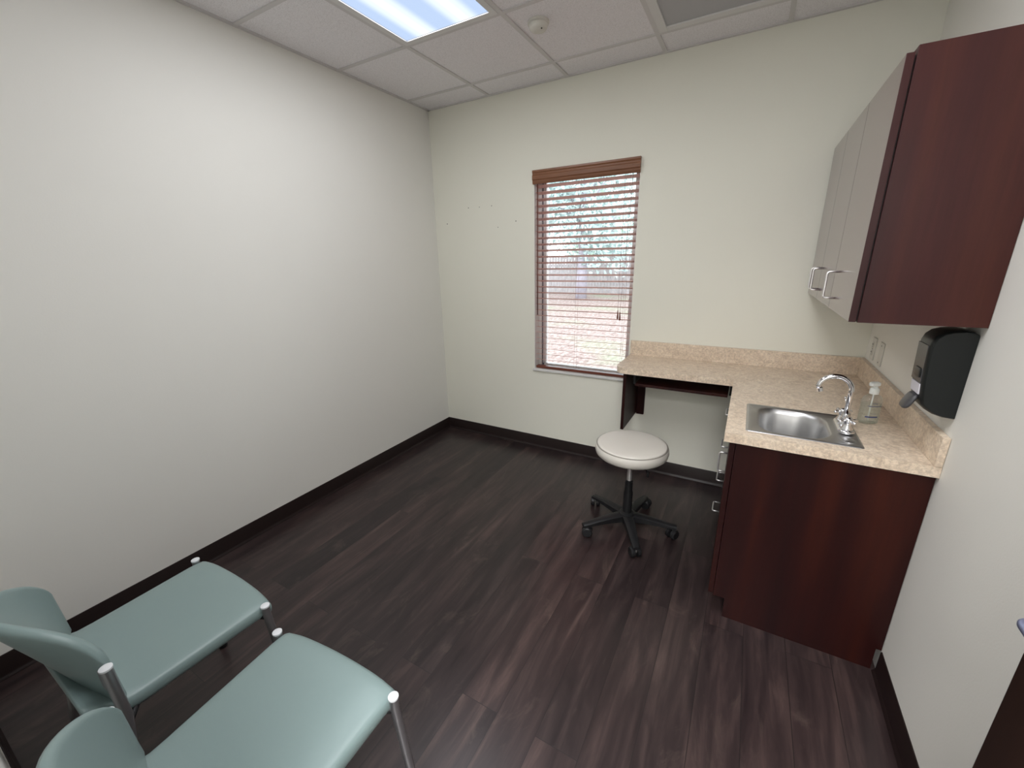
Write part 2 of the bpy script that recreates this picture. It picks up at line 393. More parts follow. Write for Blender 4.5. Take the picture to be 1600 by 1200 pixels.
# suspended ceiling: tiles sit a little above the face of the grid
xs = [0, X1, X1+T, X1+2*T, X1+3*T, W]; ys = [0, -Y1, -Y1-T, -Y1-2*T, -Y1-3*T, -Y1-4*T, YF]
LX0, LX1, LY0, LY1 = xs[1], xs[2], ys[2], ys[4]       # 2x4 troffer
VX0, VX1, VY0, VY1 = xs[3], xs[4], ys[1], ys[2]       # return vent
b = MB()
for i in range(5):
    for j in range(6):
        if i == 1 and j in (2, 3): continue
        if i == 3 and j in (1, 3, 4): continue
        b.box((xs[i]+.003, ys[j+1]+.003, H+.006), (xs[i+1]-.003, ys[j]-.003, H+.02))
b.box((0, YF, H+.1), (W, 0, H+.12))
b.box((-WT, -4.7, H), (4.2, YF-WT, H+.1))
b.build('ceiling', 'tile', kind='structure')
b = MB(); g = .0115
for x in xs[1:-1]: 
    if x in (LX0, LX1): b.box((x-g, 0, H), (x+g, LY0, H+.03)); b.box((x-g, LY1, H), (x+g, YF, H+.03)); b.box((x-g, LY1, H), (x+g, LY0, H+.03))
    else: b.box((x-g, 0, H), (x+g, YF, H+.03))
for j, y in enumerate(ys[1:-1]):
    for i in range(5):
        if (i == 1 and j == 2) or (i == 3 and j == 3): continue
        b.box((xs[i]+g, y-g, H+.0005), (xs[i+1]-g, y+g, H+.03))
for a_, b_ in (((0, YF), (.02, 0)), ((W-.02, YF), (W, 0)), ((0, -.02), (W, 0)), ((0, YF), (W, YF+.02))):
    b.box((a_[0], a_[1], H-.001), (b_[0], b_[1], H+.02))
b.build('trim_1', 'grid', kind='structure')
# cove base: board plus a protruding rounded toe
def baseboard(name, a, b_, n, cut=None):
    """runs from a to b_ (xy) with inward normal n"""
    prof = [(0, 0), (.016, 0), (.0155, .003), (.010, .009), (.006, .018), (.005, .097), (.003, .1), (0, .1)]
    bb = MB(); A = Vector((*a, 0)); B = Vector((*b_, 0)); N = Vector((*n, 0))
    r1 = [bb.bm.verts.new(A+N*p+Vector((0, 0, z))) for p, z in prof]; r2 = [bb.bm.verts.new(B+N*p+Vector((0, 0, z))) for p, z in prof]
    bb.bm.faces.new(r1); bb.bm.faces.new(r2[::-1])
    for i in range(len(prof)): bb.bm.faces.new([r1[i], r2[i], r2[(i+1) % len(prof)], r1[(i+1) % len(prof)]])
    o = bb.build(name, 'base', kind='structure', smooth=40)
    return o
baseboard('baseboard_left', (0, YF), (0, 0), (1, 0))
baseboard('baseboard_back', (0.005, 0), (2.42, 0), (0, -1))
baseboard('baseboard_right', (W, YF), (W, YC+.012), (-1, 0))
baseboard('baseboard_front', (0.005, YF), (1.97, YF), (0, 1))

# window
win = empty('window_1', (WX0, WT, WZ0), 'tall narrow window with white metal frame behind the wood blind', 'window', kind='structure')
b = MB(); fy0, fy1 = .085, .125; fw = .045
b.box((WX0, fy0, WZ0), (WX0+fw*.55, fy1, WZ1)); b.box((WX0+fw*.55+.009, fy0+.004, WZ0+fw), (WX0+fw+.014, fy1, WZ1-fw))
b.box((WX1-fw, fy0, WZ0), (WX1, fy1, WZ1)); b.box((WX0+fw, fy0, WZ0), (WX1-fw, fy1, WZ0+fw)); b.box((WX0+fw, fy0, WZ1-fw), (WX1-fw, fy1, WZ1))
b.build('window_frame', 'white', win)
MB().box((WX0+fw*.55, fy0+.008, WZ0+.01), (WX0+fw*.55+.009, fy1, WZ1-.01)).build('gasket', 'gasket', win)
MB().box((WX0+fw, .108, WZ0+fw), (WX1-fw, .112, WZ1-fw)).build('window_pane', 'glass', win)
b = MB(); b.box((WX0, .001, WZ0+.018), (WX0+.002, fy0, WZ1)); b.box((WX1-.002, .001, WZ0+.018), (WX1, fy0, WZ1)); b.box((WX0, .001, WZ1-.002), (WX1, fy0, WZ1))
b.build('reveal_lining', 'reveal', win)
MB().box((WX0-.012, -.016, WZ0-.002), (WX1+.012, fy0, WZ0+.018), .004).build('window_sill', 'sill', win)

# open door folded back against the right wall
dl = empty('door_1', (2.955, YF+.005, 0), 'dark wood door folded back against the right wall', 'door', kind='structure')
MB().box((2.940, -2.945, .012), (2.984, -1.93, 2.11), .002).build('door_leaf', 'doorwood', dl)
b = MB(); b.lathe([(.027, 0), (.027, -.006), (.022, -.009), (.011, -.010), (.0105, -.045), (0, -.045)], (2.940, -2.0, .925), 28, 'x')
b.tube(filleted([(2.905, -2.0, .925), (2.888, -2.0, .925), (2.884, -2.115, .925)], .012), .0105, 16)
b.build('lever_handle', 'bluegrey', dl, smooth=40)
b = MB()
for z in (.25, 1.05, 1.85): b.tube([(2.990, YF+.012, z), (2.990, YF+.012, z+.1)], .006, 10)
b.build('hinge', 'nickel', dl, smooth=40)
b = MB()
b.box((1.925, YF-WT-.012, 0), (1.972, YF+.008, 2.17)); b.box((1.972, YF-WT-.012, 2.122), (2.985, YF+.004, 2.17))
b.build('trim_2', 'doorwood', kind='structure')

# outside
MB().box((-40, WT, -.25), (30, 60, -.15)).build('ground', 'ground', kind='structure')
fn = empty('wooden_fence', (-5, 17, -.15), 'weathered grey picket fence across the yard outside the window', 'fence')
b = MB()
x = -16.0
while x < 6:
    h = 1.66+random.uniform(-.02, .02); b.prism([(x, -.12), (x+.135, -.12), (x+.135, h-.04), (x+.1, h), (x+.035, h), (x, h-.04)], 'y', 17, 17.02); x += .155
b.build('picket_boards', 'fence', fn)
b = MB(); b.box((-16, 17.02, .25), (6, 17.06, .34)); b.box((-16, 17.02, 1.15), (6, 17.06, 1.24)); b.build('rails', 'fence', fn)
for i in range(9):
    MB().box((-16+i*2.7, 17.02, -.15), (-15.9+i*2.7, 17.12, 1.6)).build('post', 'fence', fn)
def tree(loc, h, cr, mat, label, nleaf=2200, crown_z=None, trunk_r=.16, group=None):
    rt = empty('tree', loc, label, 'tree', group)
    L = Vector(loc); rnd = random.Random(int(h*100+loc[0]*7))
    b = MB(); b.tube([L+Vector((0, 0, 0)), L+Vector((.04, 0, h*.25)), L+Vector((-.05, .05, h*.55)), L+Vector((.05, 0, h*.85))], [trunk_r*1.25, trunk_r, trunk_r*.7, trunk_r*.25], 10)
    for i in range(9):
        a = rnd.uniform(0, 2*PI); z0 = h*rnd.uniform(.3, .7); e = Vector((math.cos(a), math.sin(a), .55))*cr*rnd.uniform(.6, .9)
        p0 = L+Vector((0, 0, z0)); b.tube([p0, p0+e*.5+Vector((0, 0, .1)), p0+e], [trunk_r*.4, trunk_r*.25, trunk_r*.08], 6)
    b.build('trunk', 'bark', rt, smooth=True)
    b = MB(); cz = crown_z or h*.62
    cl = [Vector((rnd.uniform(-1, 1)*cr*.75, rnd.uniform(-1, 1)*cr*.6, cz+rnd.uniform(-1, 1)*(h-cz)*.95)) for _ in range(26)]
    for i in range(nleaf):
        c = cl[i % 26]; p = L+c+Vector((rnd.gauss(0, cr*.22), rnd.gauss(0, cr*.22), rnd.gauss(0, cr*.17)))
        if p.z < L.z+.4: continue
        s_ = rnd.uniform(.06, .13); u = Vector((rnd.gauss(0, 1), rnd.gauss(0, 1), rnd.gauss(0, 1))).normalized(); v = u.orthogonal().normalized()
        a_ = [b.bm.verts.new(p+q) for q in (-u*s_*1.4, v*s_*.6, u*s_*1.4, -v*s_*.6)]
        b.bm.faces.new(a_)
    b.build('foliage', mat, rt)
    return rt
tree((-4.05, 14.6, -.15), 6.2, 2.4, 'leafB', 'grey-trunked tree standing in front of the fence, seen through the blind', 4200, 3.9, .2)
tree((-11.6, 20.0, -.15), 7.5, 2.3, 'leafA', 'leafy tree beyond the fence at the left edge of the window view', 4200, 3.6)
tree((-6.0, 25.5, -.15), 8.8, 2.6, 'leafA', 'leafy tree beyond the fence directly behind the grey trunk', 6500, 3.9)
tree((-1.6, 20.5, -.15), 7.8, 2.2, 'leafB', 'leafy tree beyond the fence at the right edge of the window view', 4200, 3.6)

tree((-10.2, 30.5, -.15), 9.5, 2.9, 'leafB', 'tall far tree showing between the nearer trees left of the grey trunk', 5200, 4.3)
tree((-2.6, 34.5, -.15), 9.5, 2.6, 'leafA', 'tall far tree showing between the nearer trees right of the grey trunk', 5200, 4.3)

# ================================================================ CEILING THINGS
LC = ((LX0+LX1)/2, (LY0+LY1)/2, H)
lt = empty('ceiling_light', LC, 'lit rectangular fluorescent troffer recessed in the tile ceiling', 'ceiling light')
b = MB(); x0, x1, y0, y1 = LX0+g, LX1-g, LY1+g, LY0-g; fw = .032
b.box((x0, y0, H-.002), (x0+fw, y1, H+.03)); b.box((x1-fw, y0, H-.002), (x1, y1, H+.03)); b.box((x0+fw, y0, H-.002), (x1-fw, y0+fw, H+.03)); b.box((x0+fw, y1-fw, H-.002), (x1-fw, y1, H+.03))
b.build('fixture_frame', 'white', lt)
MB().box((x0+fw, y0+fw, H+.004), (x1-fw, y1-fw, H+.008)).build('lens', 'lens', lt)
MB().box((x0, y0, H+.03), (x1, y1, H+.09)).build('housing', 'white', lt)
ld = bpy.data.lights.new('lamp', 'AREA'); ld.shape = 'RECTANGLE'; ld.size = x1-x0-2*fw-.01; ld.size_y = y1-y0-2*fw-.01
ld.energy = LAMP_W; ld.color = LAMP_COL; ld.spread = math.radians(LAMP_SPREAD)
lo = bpy.data.objects.new('lamp', ld); COL.objects.link(lo); lo.parent = lt; lo.location = (0, 0, .0025)
# added corridor fixture, unseen, fills the room through the doorway behind the camera
l2 = copy_tree(lt); l2.location = (2.6, -3.9, H-.045); l2['label'] = 'added unseen fill light shaped as a troffer in the corridor ceiling'
l2lamp = [c for c in l2.children if c.type == 'LIGHT'][0]; l2lamp.data = ld.copy(); l2lamp.data.energy = 110
l3 = copy_tree(lt); l3.location = ((X1+2*T+X1+3*T)/2, -(Y1+2*T+Y1+4*T)/2, H); l3['label'] = 'added unseen fill light shaped as a troffer, over the doorway side'  # added out of view to brighten the lower walls and right side
l3lamp = [c for c in l3.children if c.type == 'LIGHT'][0]; l3lamp.data = ld.copy(); l3lamp.data.energy = 19

vt = empty('ceiling_vent', ((VX0+VX1)/2, (VY0+VY1)/2, H), 'square grey perforated return air vent in white frame', 'vent')
b = MB(); x0, x1, y0, y1 = VX0+g, VX1-g, VY1+g, VY0-g; fw = .042
for a_, c_ in (((x0, y0), (x0+fw, y1)), ((x1-fw, y0), (x1, y1)), ((x0+fw, y0), (x1-fw, y0+fw)), ((x0+fw, y1-fw), (x1-fw, y1))):
    b.box((a_[0], a_[1], H-.001), (c_[0], c_[1], H+.02), .002)
b.build('vent_frame', 'white', vt)
MB().box((x0+fw, y0+fw, H+.006), (x1-fw, y1-fw, H+.010)).build('perforated_panel', 'perf', vt)

sd = empty('smoke_detector', (1.300, -.685, H), 'small round white smoke detector on the ceiling tile', 'smoke detector')
c = (1.300, -.685, H+.006)
MB().lathe([(.054, 0), (.054, -.010), (.050, -.013), (0, -.013)], c, 40).build('base', 'ivory', sd, smooth=40)
MB().lathe([(.046, -.013), (.046, -.026), (.040, -.036), (.020, -.041), (0, -.042)], c, 40).build('cover', 'ivory', sd, smooth=50)
MB().lathe([(.004, -.030), (.004, -.0405), (0, -.0405)], (1.325, -.70, H+.006), 12).build('indicator', 'slot', sd)

# ================================================================ BLIND
bl = empty('window_blind', ((WX0+WX1)/2, 0, WZ1), 'open reddish-brown wooden slat blind hanging in the window', 'window blind')
b = MB(); vx0, vx1 = WX0-.003, WX1+.003; zt, zb = WZ1+.002, WZ1-.088
prof = [(-.004, zt), (-.026, zt), (-.027, zt-.012), (-.022, zt-.020), (-.022, zt-.030), (-.027, zt-.036), (-.027, zb+.030), (-.022, zb+.024), (-.021, zb+.012), (-.017, zb), (-.004, zb)]
b.prism(prof, 'x', vx0, vx1); b.build('valance', 'oak', bl)
MB().box((WX0+.012, .004, WZ1-.055), (WX1-.012, .055, WZ1-.004)).build('headrail', 'slat', bl)
NS = 30; zs = [WZ1-.085-(i+.35)*(WZ1-.085-(WZ0+.060))/NS for i in range(NS)]
b = MB(); sx0, sx1 = WX0+.011, WX1-.006; t_ = .22; ycn = .030; hd = .025; th = .0014
for z in zs:
    b.prism([(ycn-hd, z+t_*hd-th), (ycn+hd, z-t_*hd-th), (ycn+hd, z-t_*hd+th), (ycn-hd, z+t_*hd+th)], 'x', sx0, sx1)
b.build('slats', 'slat', bl)
MB().box((sx0, .006, WZ0+.020), (sx1, .052, WZ0+.040), .003).build('bottom_rail', 'rail', bl)
for xx in (WX0+.062, (WX0+WX1)/2-.04, WX1-.062):
    b = MB()
    for yy in (.004, .056): b.tube([(xx, yy, WZ0+.04), (xx, yy, WZ1-.06)], .0007, 5)
    b.build('ladder_cord', 'cord', bl)
MB().tube([(WX0+.030, -.004, WZ1-.08), (WX0+.029, -.006, 1.135)], .0042, 8).build('tilt_wand', 'rail', bl, smooth=True)
lc = []
for xx, ze in ((WX1-.094, 1.195), (WX1-.078, 1.185)):
    c_ = MB().tube([(xx+(.035 if xx > WX1-.09 else 0), -.004, WZ1-.08), (xx, -.008, ze)], .0011, 5).build('lift_cord', 'cord', bl)
    MB().lathe([(.0016, .0), (.003, -.004), (.0065, -.045), (.006, -.060), (.0, -.062)], (xx, -.008, ze), 12).build('tassel', 'rail', c_, smooth=40)

# ================================================================ WORKTOP
wt = empty('worktop', (2.4, -.4, HC-CT), 'L-shaped beige stone-look laminate worktop with backsplash', 'worktop')
SKX0, SKX1, SKY0, SKY1 = 2.472, 2.800, -1.150, -.842    # hole cut for the sink
b = MB(); z0, z1 = HC-CT, HC
r = .075
cor = [(DX+r-r*math.cos(a), DY+r-r*math.sin(a)) for a in [i*PI/2/8 for i in range(9)]]
b.prism([(DX, -.001)]+cor+[(SX, DY), (SX, -.001)], 'z', z0, z1)
for a_, c_ in (((SX, SKY1), (W-.001, -.001)), ((SX, YC), (W-.001, SKY0)), ((SX, SKY0), (SKX0, SKY1)), ((SKX1, SKY0), (W-.001, SKY1))):
    b.box((a_[0], a_[1], z0), (c_[0], c_[1], z1))
b.build('top_board', 'lam', wt)
MB().box((DX, -.021, HC), (W-.021, -.001, HC+SPL), .0015).build('backsplash', 'lam', wt)
MB().box((W-.021, YC, HC), (W-.001, -.001, HC+SPL), .0015).build('backsplash', 'lam', wt)

# support panel and shelf under the desk part
sp = empty('support_bracket', (1.80, -.02, .455), 'dark cherry panel bracket holding the left end of the desk', 'bracket')
MB().box((1.757, -.385, .458), (1.776, -.001, z0-.001), .001).build('side_panel', 'cherry', sp)
MB().box((1.776, -.021, .448), (1.828, -.001, z0-.001), .001).build('wall_cleat', 'cherry', sp)
tr_ = empty('keyboard_shelf', (2.1, -.2, .775), 'thin dark cherry pull-out shelf hung under the desk', 'shelf')
MB().box((1.835, -.392, .772), (2.360, -.06, .788), .002).build('shelf_board', 'cherry', tr_)
for xx in (1.812, 2.366):
    MB().box((xx, -.34, .770), (xx+.014, -.06, .8485)).build('slide_rail', 'plastic', tr_)

# ================================================================ BASE CABINETS
FX = 2.402
def upull(c, a, n, name, parent, L=.098, prot=.034, r=.0041):
    """U-shaped wire pull at c, bar along a, standing out along n"""
    c, a, n = Vector(c), Vector(a), Vector(n)
    pts = filleted([c-a*L/2, c-a*L/2+n*prot, c+a*L/2+n*prot, c+a*L/2], .011)
    return MB().tube(pts, r, 10).build(name, 'nickel', parent, smooth=True)
dc = empty('drawer_cabinet', (2.7, -.41, 0), 'dark cherry base cabinet with four drawers beside the knee space', 'cabinet')
MB().box((FX+.021, -.818, .10), (W-.002, -.002, z0-.001)).build('body', 'cherry', dc)
MB().box((FX+.066, -.818, .0), (W-.02, -.002, .10)).build('toe_kick', 'plastic', dc)
MB().box((FX, -.418, .10), (FX+.020, -.018, z0-.001)).build('filler_panel', 'cherry', dc)
for za, zb_, hz in ((.672, .838, .765), (.486, .668, .585), (.300, .482, .385), (.106, .296, .195)):
    d = MB().box((FX-.001, -.814, za), (FX+.019, -.424, zb_), .001).build('drawer_front', 'cherry', dc)
    upull((FX-.001, -.62, hz), (0, 1, 0), (-1, 0, 0), 'handle', d)
sc_ = empty('sink_cabinet', (2.7, -1.0, 0), 'dark cherry cabinet under the sink with plain side panel', 'cabinet')
MB().box((FX+.021, -1.189, .10), (FX+.036, -.822, z0-.001)).build('face_frame', 'cherry', sc_)
MB().box((FX+.036, -1.189, .10), (W-.002, -.822, .12)).build('bottom_board', 'cherry', sc_)
MB().box((W-.02, -1.189, .12), (W-.002, -.822, .80)).build('back_board', 'cherry', sc_)
MB().box((FX+.066, -1.189, .0), (FX+.084, -.822, .10)).build('toe_kick', 'plastic', sc_)
MB().prism([(FX+.021, .098), (FX+.066, .098), (FX+.066, 0), (W-.018, 0), (W-.018, .1), (W-.002, .1), (W-.002, z0-.001), (FX+.021, z0-.001)], 'y', -1.209, -1.190).build('side_panel', 'cherry', sc_)
d = MB().box((FX-.001, -1.207, .106), (FX+.019, -.820, .838), .001).build('door', 'cherry', sc_)
upull((FX-.001, -.885, .600), (0, 0, 1), (-1, 0, 0), 'handle', d)

# ================================================================ UPPER CABINET
CZ0, CZ1, CX, CYN, CYF = 1.340, 2.090, 2.708, -1.236, -.012
uc = empty('wall_cabinet', (2.86, -.62, CZ0), 'cherry wall cabinet with three doors hung above the sink', 'cabinet')
MB().box((CX, CYN, CZ0), (W-.001, CYF, CZ1), .001).build('body', 'cherry_up', uc)
MB().box((CX-.004, CYN+.012, CZ0+.01), (CX, CYF-.01, CZ1-.02)).build('gap_shade_strip', 'dark_gap', uc)  # black strip stands in for the shade between body and doors
for ya, yb, hy in ((-.395, -.018, -.36), (-.796, -.398, -.445), (-1.234, -.799, -.885)):
    d = MB().box((CX-.023, ya, CZ0+.001), (CX-.004, yb, CZ1-.014), .001).build('door', 'cherry_door', uc)
    d.data.materials.append(MT['cherry_up'])
    for p_ in d.data.polygons:
        if abs(p_.normal.x) < .8: p_.material_index = 1
    upull((CX-.023, hy, CZ0+.097), (0, 0, 1), (-1, 0, 0), 'handle', d, L=.1, prot=.036)

# ================================================================ SINK + FAUCET
sk = empty('sink', (2.634, -.995, HC), 'small square stainless steel drop-in bar sink', 'sink')
b = MB()
RX0, RX1, RY0, RY1 = 2.449, 2.822, -1.172, -.818
def rr(x0, x1, y0, y1, r, z, n=8):
    if isinstance(r, (int, float)): r = [r]*4
    out = []
    for (cx, cy, a0, rad) in ((x1-r[0], y1-r[0], 0, r[0]), (x0+r[1], y1-r[1], PI/2, r[1]), (x0+r[2], y0+r[2], PI, r[2]), (x1-r[3], y0+r[3], 1.5*PI, r[3])):
        for i in range(n+1):
            a = a0+PI/2*i/n; out.append((cx+rad*math.cos(a), cy+rad*math.sin(a), z))
    return out
bx0, bx1, by0, by1 = 2.496, 2.735, -1.148, -.842
R4 = [.10, .075, .075, .10]
loops = [rr(RX0, RX1, RY0, RY1, .012, HC+.0006), rr(RX0+.002, RX1-.002, RY0+.002, RY1-.002, .012, HC+.0035), rr(RX0+.010, RX1-.010, RY0+.010, RY1-.010, .012, HC+.0042),
         rr(RX0+.014, RX1-.014, RY0+.013, RY1-.013, .012, HC+.0024),
         rr(bx0-.006, bx1+.006, by0-.004, by1+.004, R4, HC+.0022), rr(bx0, bx1, by0+.002, by1-.002, R4, HC-.002),
         rr(bx0+.006, bx1-.006, by0+.008, by1-.008, R4, HC-.02), rr(bx0+.012, bx1-.012, by0+.014, by1-.014, [.095, .07, .07, .095], HC-.11),
         rr(bx0+.020, bx1-.020, by0+.022, by1-.022, [.085, .06, .06, .085], HC-.138), rr(bx0+.045, bx1-.045, by0+.047, by1-.047, [.06, .045, .045, .06], HC-.150),
         rr(bx0+.090, bx1-.090, by0+.12, by1-.12, .02, HC-.154)]
vl = [[b.bm.verts.new(p) for p in l] for l in loops]
for a_, c_ in zip(vl, vl[1:]):
    n_ = len(a_)
    for i in range(n_): b.bm.faces.new([a_[i], a_[(i+1) % n_], c_[(i+1) % n_], c_[i]])
b.bm.faces.new(vl[-1])
b.build('basin', 'steel', sk, smooth=50)
MB().lathe([(.042, .0), (.042, .003), (.030, .004), (.026, -.004), (0, -.004)], (2.616, -.995, HC-.154), 32).build('drain', 'chrome', sk, smooth=40)
b = MB(); b.lathe([(.024, 0), (.024, .002), (.020, .004), (0, .0045)], (2.782, -1.115, HC+.0024), 28).build('hole_cover', 'steel', sk, smooth=40)

FZ = HC+.0024; fx, fy = 2.784, -.985
fa = empty('faucet', (fx, fy, FZ), 'chrome gooseneck faucet with two cross handles on the sink', 'faucet')
b = MB(); b.rbox((fx, fy, FZ+.011), (.027, .082, .011), (.026, .026, .009), 8); b.build('base_plate', 'chrome', fa, smooth=True)
b = MB(); b.lathe([(.021, .018), (.019, .03), (.015, .045), (.0135, .06), (.0125, .064)], (fx, fy, FZ), 28); b.build('spout_collar', 'chrome', fa, smooth=50)
b = MB(); Rg = .053; topz = HC+.158
pts = [(fx, fy, FZ+.05), (fx, fy, topz)] + [p for p in arc((fx-Rg, fy, topz), Rg, 0, PI*.93, 16, (1, 0, 0), (0, 0, 1))][1:]
e_ = pts[-1]; pts.append(Vector(e_)+Vector((.0035, 0, -.016)))
b.tube(pts, .0095, 18); b.build('spout', 'chrome', fa, smooth=True)
q = Vector(pts[-1]); b = MB(); b.tube([q+Vector((0, 0, .006)), q+Vector((.003, 0, -.008))], .0115, 18); b.build('aerator', 'chrome', fa, smooth=40)
for s_ in (-1, 1):
    hy = fy+s_*.055
    b = MB(); b.lathe([(.020, .016), (.019, .024), (.013, .034), (.012, .046), (.0145, .050), (.0145, .060), (.009, .066), (0, .067)], (fx, hy, FZ), 24)
    hd_ = b.build('valve_stem', 'chrome', fa, smooth=45)
    b = MB(); a0 = .5
    for k in range(4):
        a = a0+k*PI/2; u = Vector((math.cos(a), math.sin(a), 0))
        c0 = Vector((fx, hy, FZ+.054)); b.tube([c0+u*.008, c0+u*.022, c0+u*.030, c0+u*.036], [.0045, .0042, .0062, .003], 10)
    b.build('cross_handle', 'chrome', hd_, smooth=True)
b = MB(); b.tube([(fx+.002, fy+.028, FZ+.018), (fx-.001, fy+.03, FZ+.09), (fx-.006, fy+.032, FZ+.115)], [.002, .002, .002], 8)
b.lathe([(0, -.005), (.004, -.002), (.004, .004), (0, .007)], (fx-.007, fy+.032, FZ+.117), 12); b.build('lift_rod', 'chrome', fa, smooth=True)

# ================================================================ PUMP BOTTLE
px, py = 2.880, -.862
pb = empty('pump_bottle', (px, py, HC), 'clear pump bottle of hand gel beside the faucet', 'bottle')
pb.rotation_euler = (0, 0, math.radians(22))
def rel(loc): return loc
BX = (px, py, HC)
body = [(.0, .0015), (.030, .0015), (.034, .005), (.0345, .03), (.0345, .092), (.0335, .104), (.030, .113), (.022, .120), (.012, .124), (.012, .130), (0, .130)]
b = MB(); b.lathe(body, BX, 40, sx=1.06, sy=.72); b.build('bottle_shell', 'clear', pb, smooth=60)
gel = [(0, .004), (.030, .004), (.0325, .008), (.0325, .084), (0, .084)]
MB().lathe(gel, BX, 36, sx=1.06, sy=.72).build('gel', 'gel', pb, smooth=60)
b = MB(); b.lathe([(.015, .125), (.0155, .126), (.0155, .146), (.011, .151), (.008, .153), (.008, .160), (0, .160)], BX, 24); b.build('pump_collar', 'pumpw', pb, smooth=45)
b = MB(); b.rbox((px-.004, py, HC+.166), (.018, .011, .009), (.008, .008, .007), 6, lambda p: (p.x, p.y, p.z-(.25*(px-.01-p.x) if p.x < px-.01 else 0))); b.build('pump_head', 'pumpw', pb, smooth=True)
MB().tube([(px, py, HC+.012), (px, py, HC+.126)], .0028, 10).build('dip_tube', 'pumpw', pb, smooth=True)
b = MB()                                                   # printing, a curved film on the front of the bottle
def lab(b, a0, a1, za, zb):
    n = 10; rx, ry = .0349*1.06, .0349*.72
    for i in range(n):
        q = [(a0+(a1-a0)*(i+k)/n) for k in (0, 1)]
        v = [b.bm.verts.new((px+rx*math.cos(t), py+ry*math.sin(t), HC+z)) for t, z in ((q[0], za), (q[1], za), (q[1], zb), (q[0], zb))]
        b.bm.faces.new(v)
lab(b, -PI*.72, -PI*.26, .076, .081); b.build('label_print', 'ink', pb)
b = MB(); lab(b, -PI*.6, -PI*.44, .088, .092); b.build('label_print', 'ink', pb)
b = MB(); lab(b, -PI*.60, -PI*.42, .046, .048); b.build('label_print', 'ink', pb)
b = MB(); lab(b, -PI*.74, -PI*.34, .030, .036); b.build('label_band', 'navy', pb)

# ================================================================ WALL PLATES
def plate(y, name, label, outlet):
    z = 1.066; e = empty(name, (W, y, z), label, 'wall plate')
    b = MB(); b.rbox((W-.003, y, z), (.003, .036, .0585), (.0028, .004, .004), 5); b.build('cover_plate', 'ivory', e, smooth=40)
    if outlet:
        b = MB()
        for dz in (.020, -.020):
            f = MB().lathe([(.0165, 0), (.0165, -.0025), (0, -.0025)], (W-.006, y, z+dz), 24, 'x').build('socket', 'ivory', e, smooth=40)
            b2 = MB(); b2.box((W-.0092, y-.0075, z+dz-.001), (W-.0084, y-.0045, z+dz+.009)); b2.box((W-.0092, y+.0045, z+dz-.001), (W-.0084, y+.0075, z+dz+.008)); b2.box((W-.0092, y-.002, z+dz-.010), (W-.0084, y+.002, z+dz-.006))
            b2.build('slots', 'slot', f)
        b.lathe([(.003, 0), (.003, -.001), (0, -.001)], (W-.006, y, z), 10, 'x')
        b.build('screw', 'slot', e)
    else:
        for dz in (.042, -.042): MB().lathe([(.0032, 0), (.0032, -.001), (0, -.001)], (W-.006, y, z+dz), 10, 'x').build('screw', 'slot', e)
plate(-.135, 'power_outlet', 'ivory duplex outlet on the right wall nearest the corner', True)
plate(-.285, 'blank_wall_plate', 'ivory blank wall plate with two screws beside the outlet', False)

# ================================================================ DISPENSER
DYN, DYF = -1.205, -1.092; ym = (DYN+DYF)/2
dp = empty('soap_dispenser', (W, ym, 1.19), 'black wall-mounted soap dispenser with push lever under the wall cabinet', 'dispenser')
side = [(3.0065, 1.044), (2.978, 1.046), (2.955, 1.053), (2.934, 1.066), (2.921, 1.082), (2.915, 1.110), (2.911, 1.150), (2.908, 1.20), (2.906, 1.25), (2.907, 1.280), (2.913, 1.300), (2.926, 1.314), (2.945, 1.321), (2.975, 1.325), (2.995, 1.322), (3.0065, 1.314)]
def dshape(pts, ya, yb, name, mat, grow=0.0, bev=.008):
    b = MB()
    cx = 2.96; cz = 1.19
    P_ = [(cx+(x-cx)*(1+grow), cz+(z-cz)*(1+grow)) for x, z in pts]
    n = len(P_); lay = []
    for y, k in ((ya, .93), (ya+bev*.3, .975), (ya+bev, 1.0), (yb-bev, 1.0), (yb-bev*.3, .975), (yb, .93)):
        lay.append([b.bm.verts.new((min(W-.0005, W-(W-x)*(k if x < W-.002 else 1)), y, cz+(z-cz)*(1-(1-k)*.5))) for x, z in P_])
    b.bm.faces.new(lay[0]); b.bm.faces.new(lay[-1][::-1])
    for a_, c_ in zip(lay, lay[1:]):
        for i in range(n): b.bm.faces.new([a_[i], c_[i], c_[(i+1) % n], a_[(i+1) % n]])
    return b.build(name, mat, dp, smooth=38)
dshape(side, DYN, DYF, 'housing', 'gloss_black', bev=.014)
# front face insert, viewing window, sticker and lever follow the sloping front
b = MB(); b.prism([(2.9070, 1.272), (2.9115, 1.150), (2.9085, 1.150), (2.9040, 1.272)], 'y', DYN+.016, DYF-.010); b.build('front_insert', 'smoke_grey', dp)
b = MB(); b.rbox((2.9085, ym-.006, 1.180), (.006, .030, .017), (.005, .012, .012), 5); b.build('level_window', 'gloss_black', dp, smooth=True)
b = MB(); b.prism([(2.9115, 1.146), (2.9150, 1.112), (2.9110, 1.112), (2.9085, 1.146)], 'y', DYN+.018, DYF-.020); st = b.build('sticker', 'paper', dp)
b = MB(); b.rbox((2.915, ym-.006, 1.082), (.010, .032, .028), (.009, .02, .016), 7, lambda p: (p.x-(1.113-p.z)*.40, p.y, p.z)); b.build('push_lever', 'smoke_grey', dp, smooth=True)

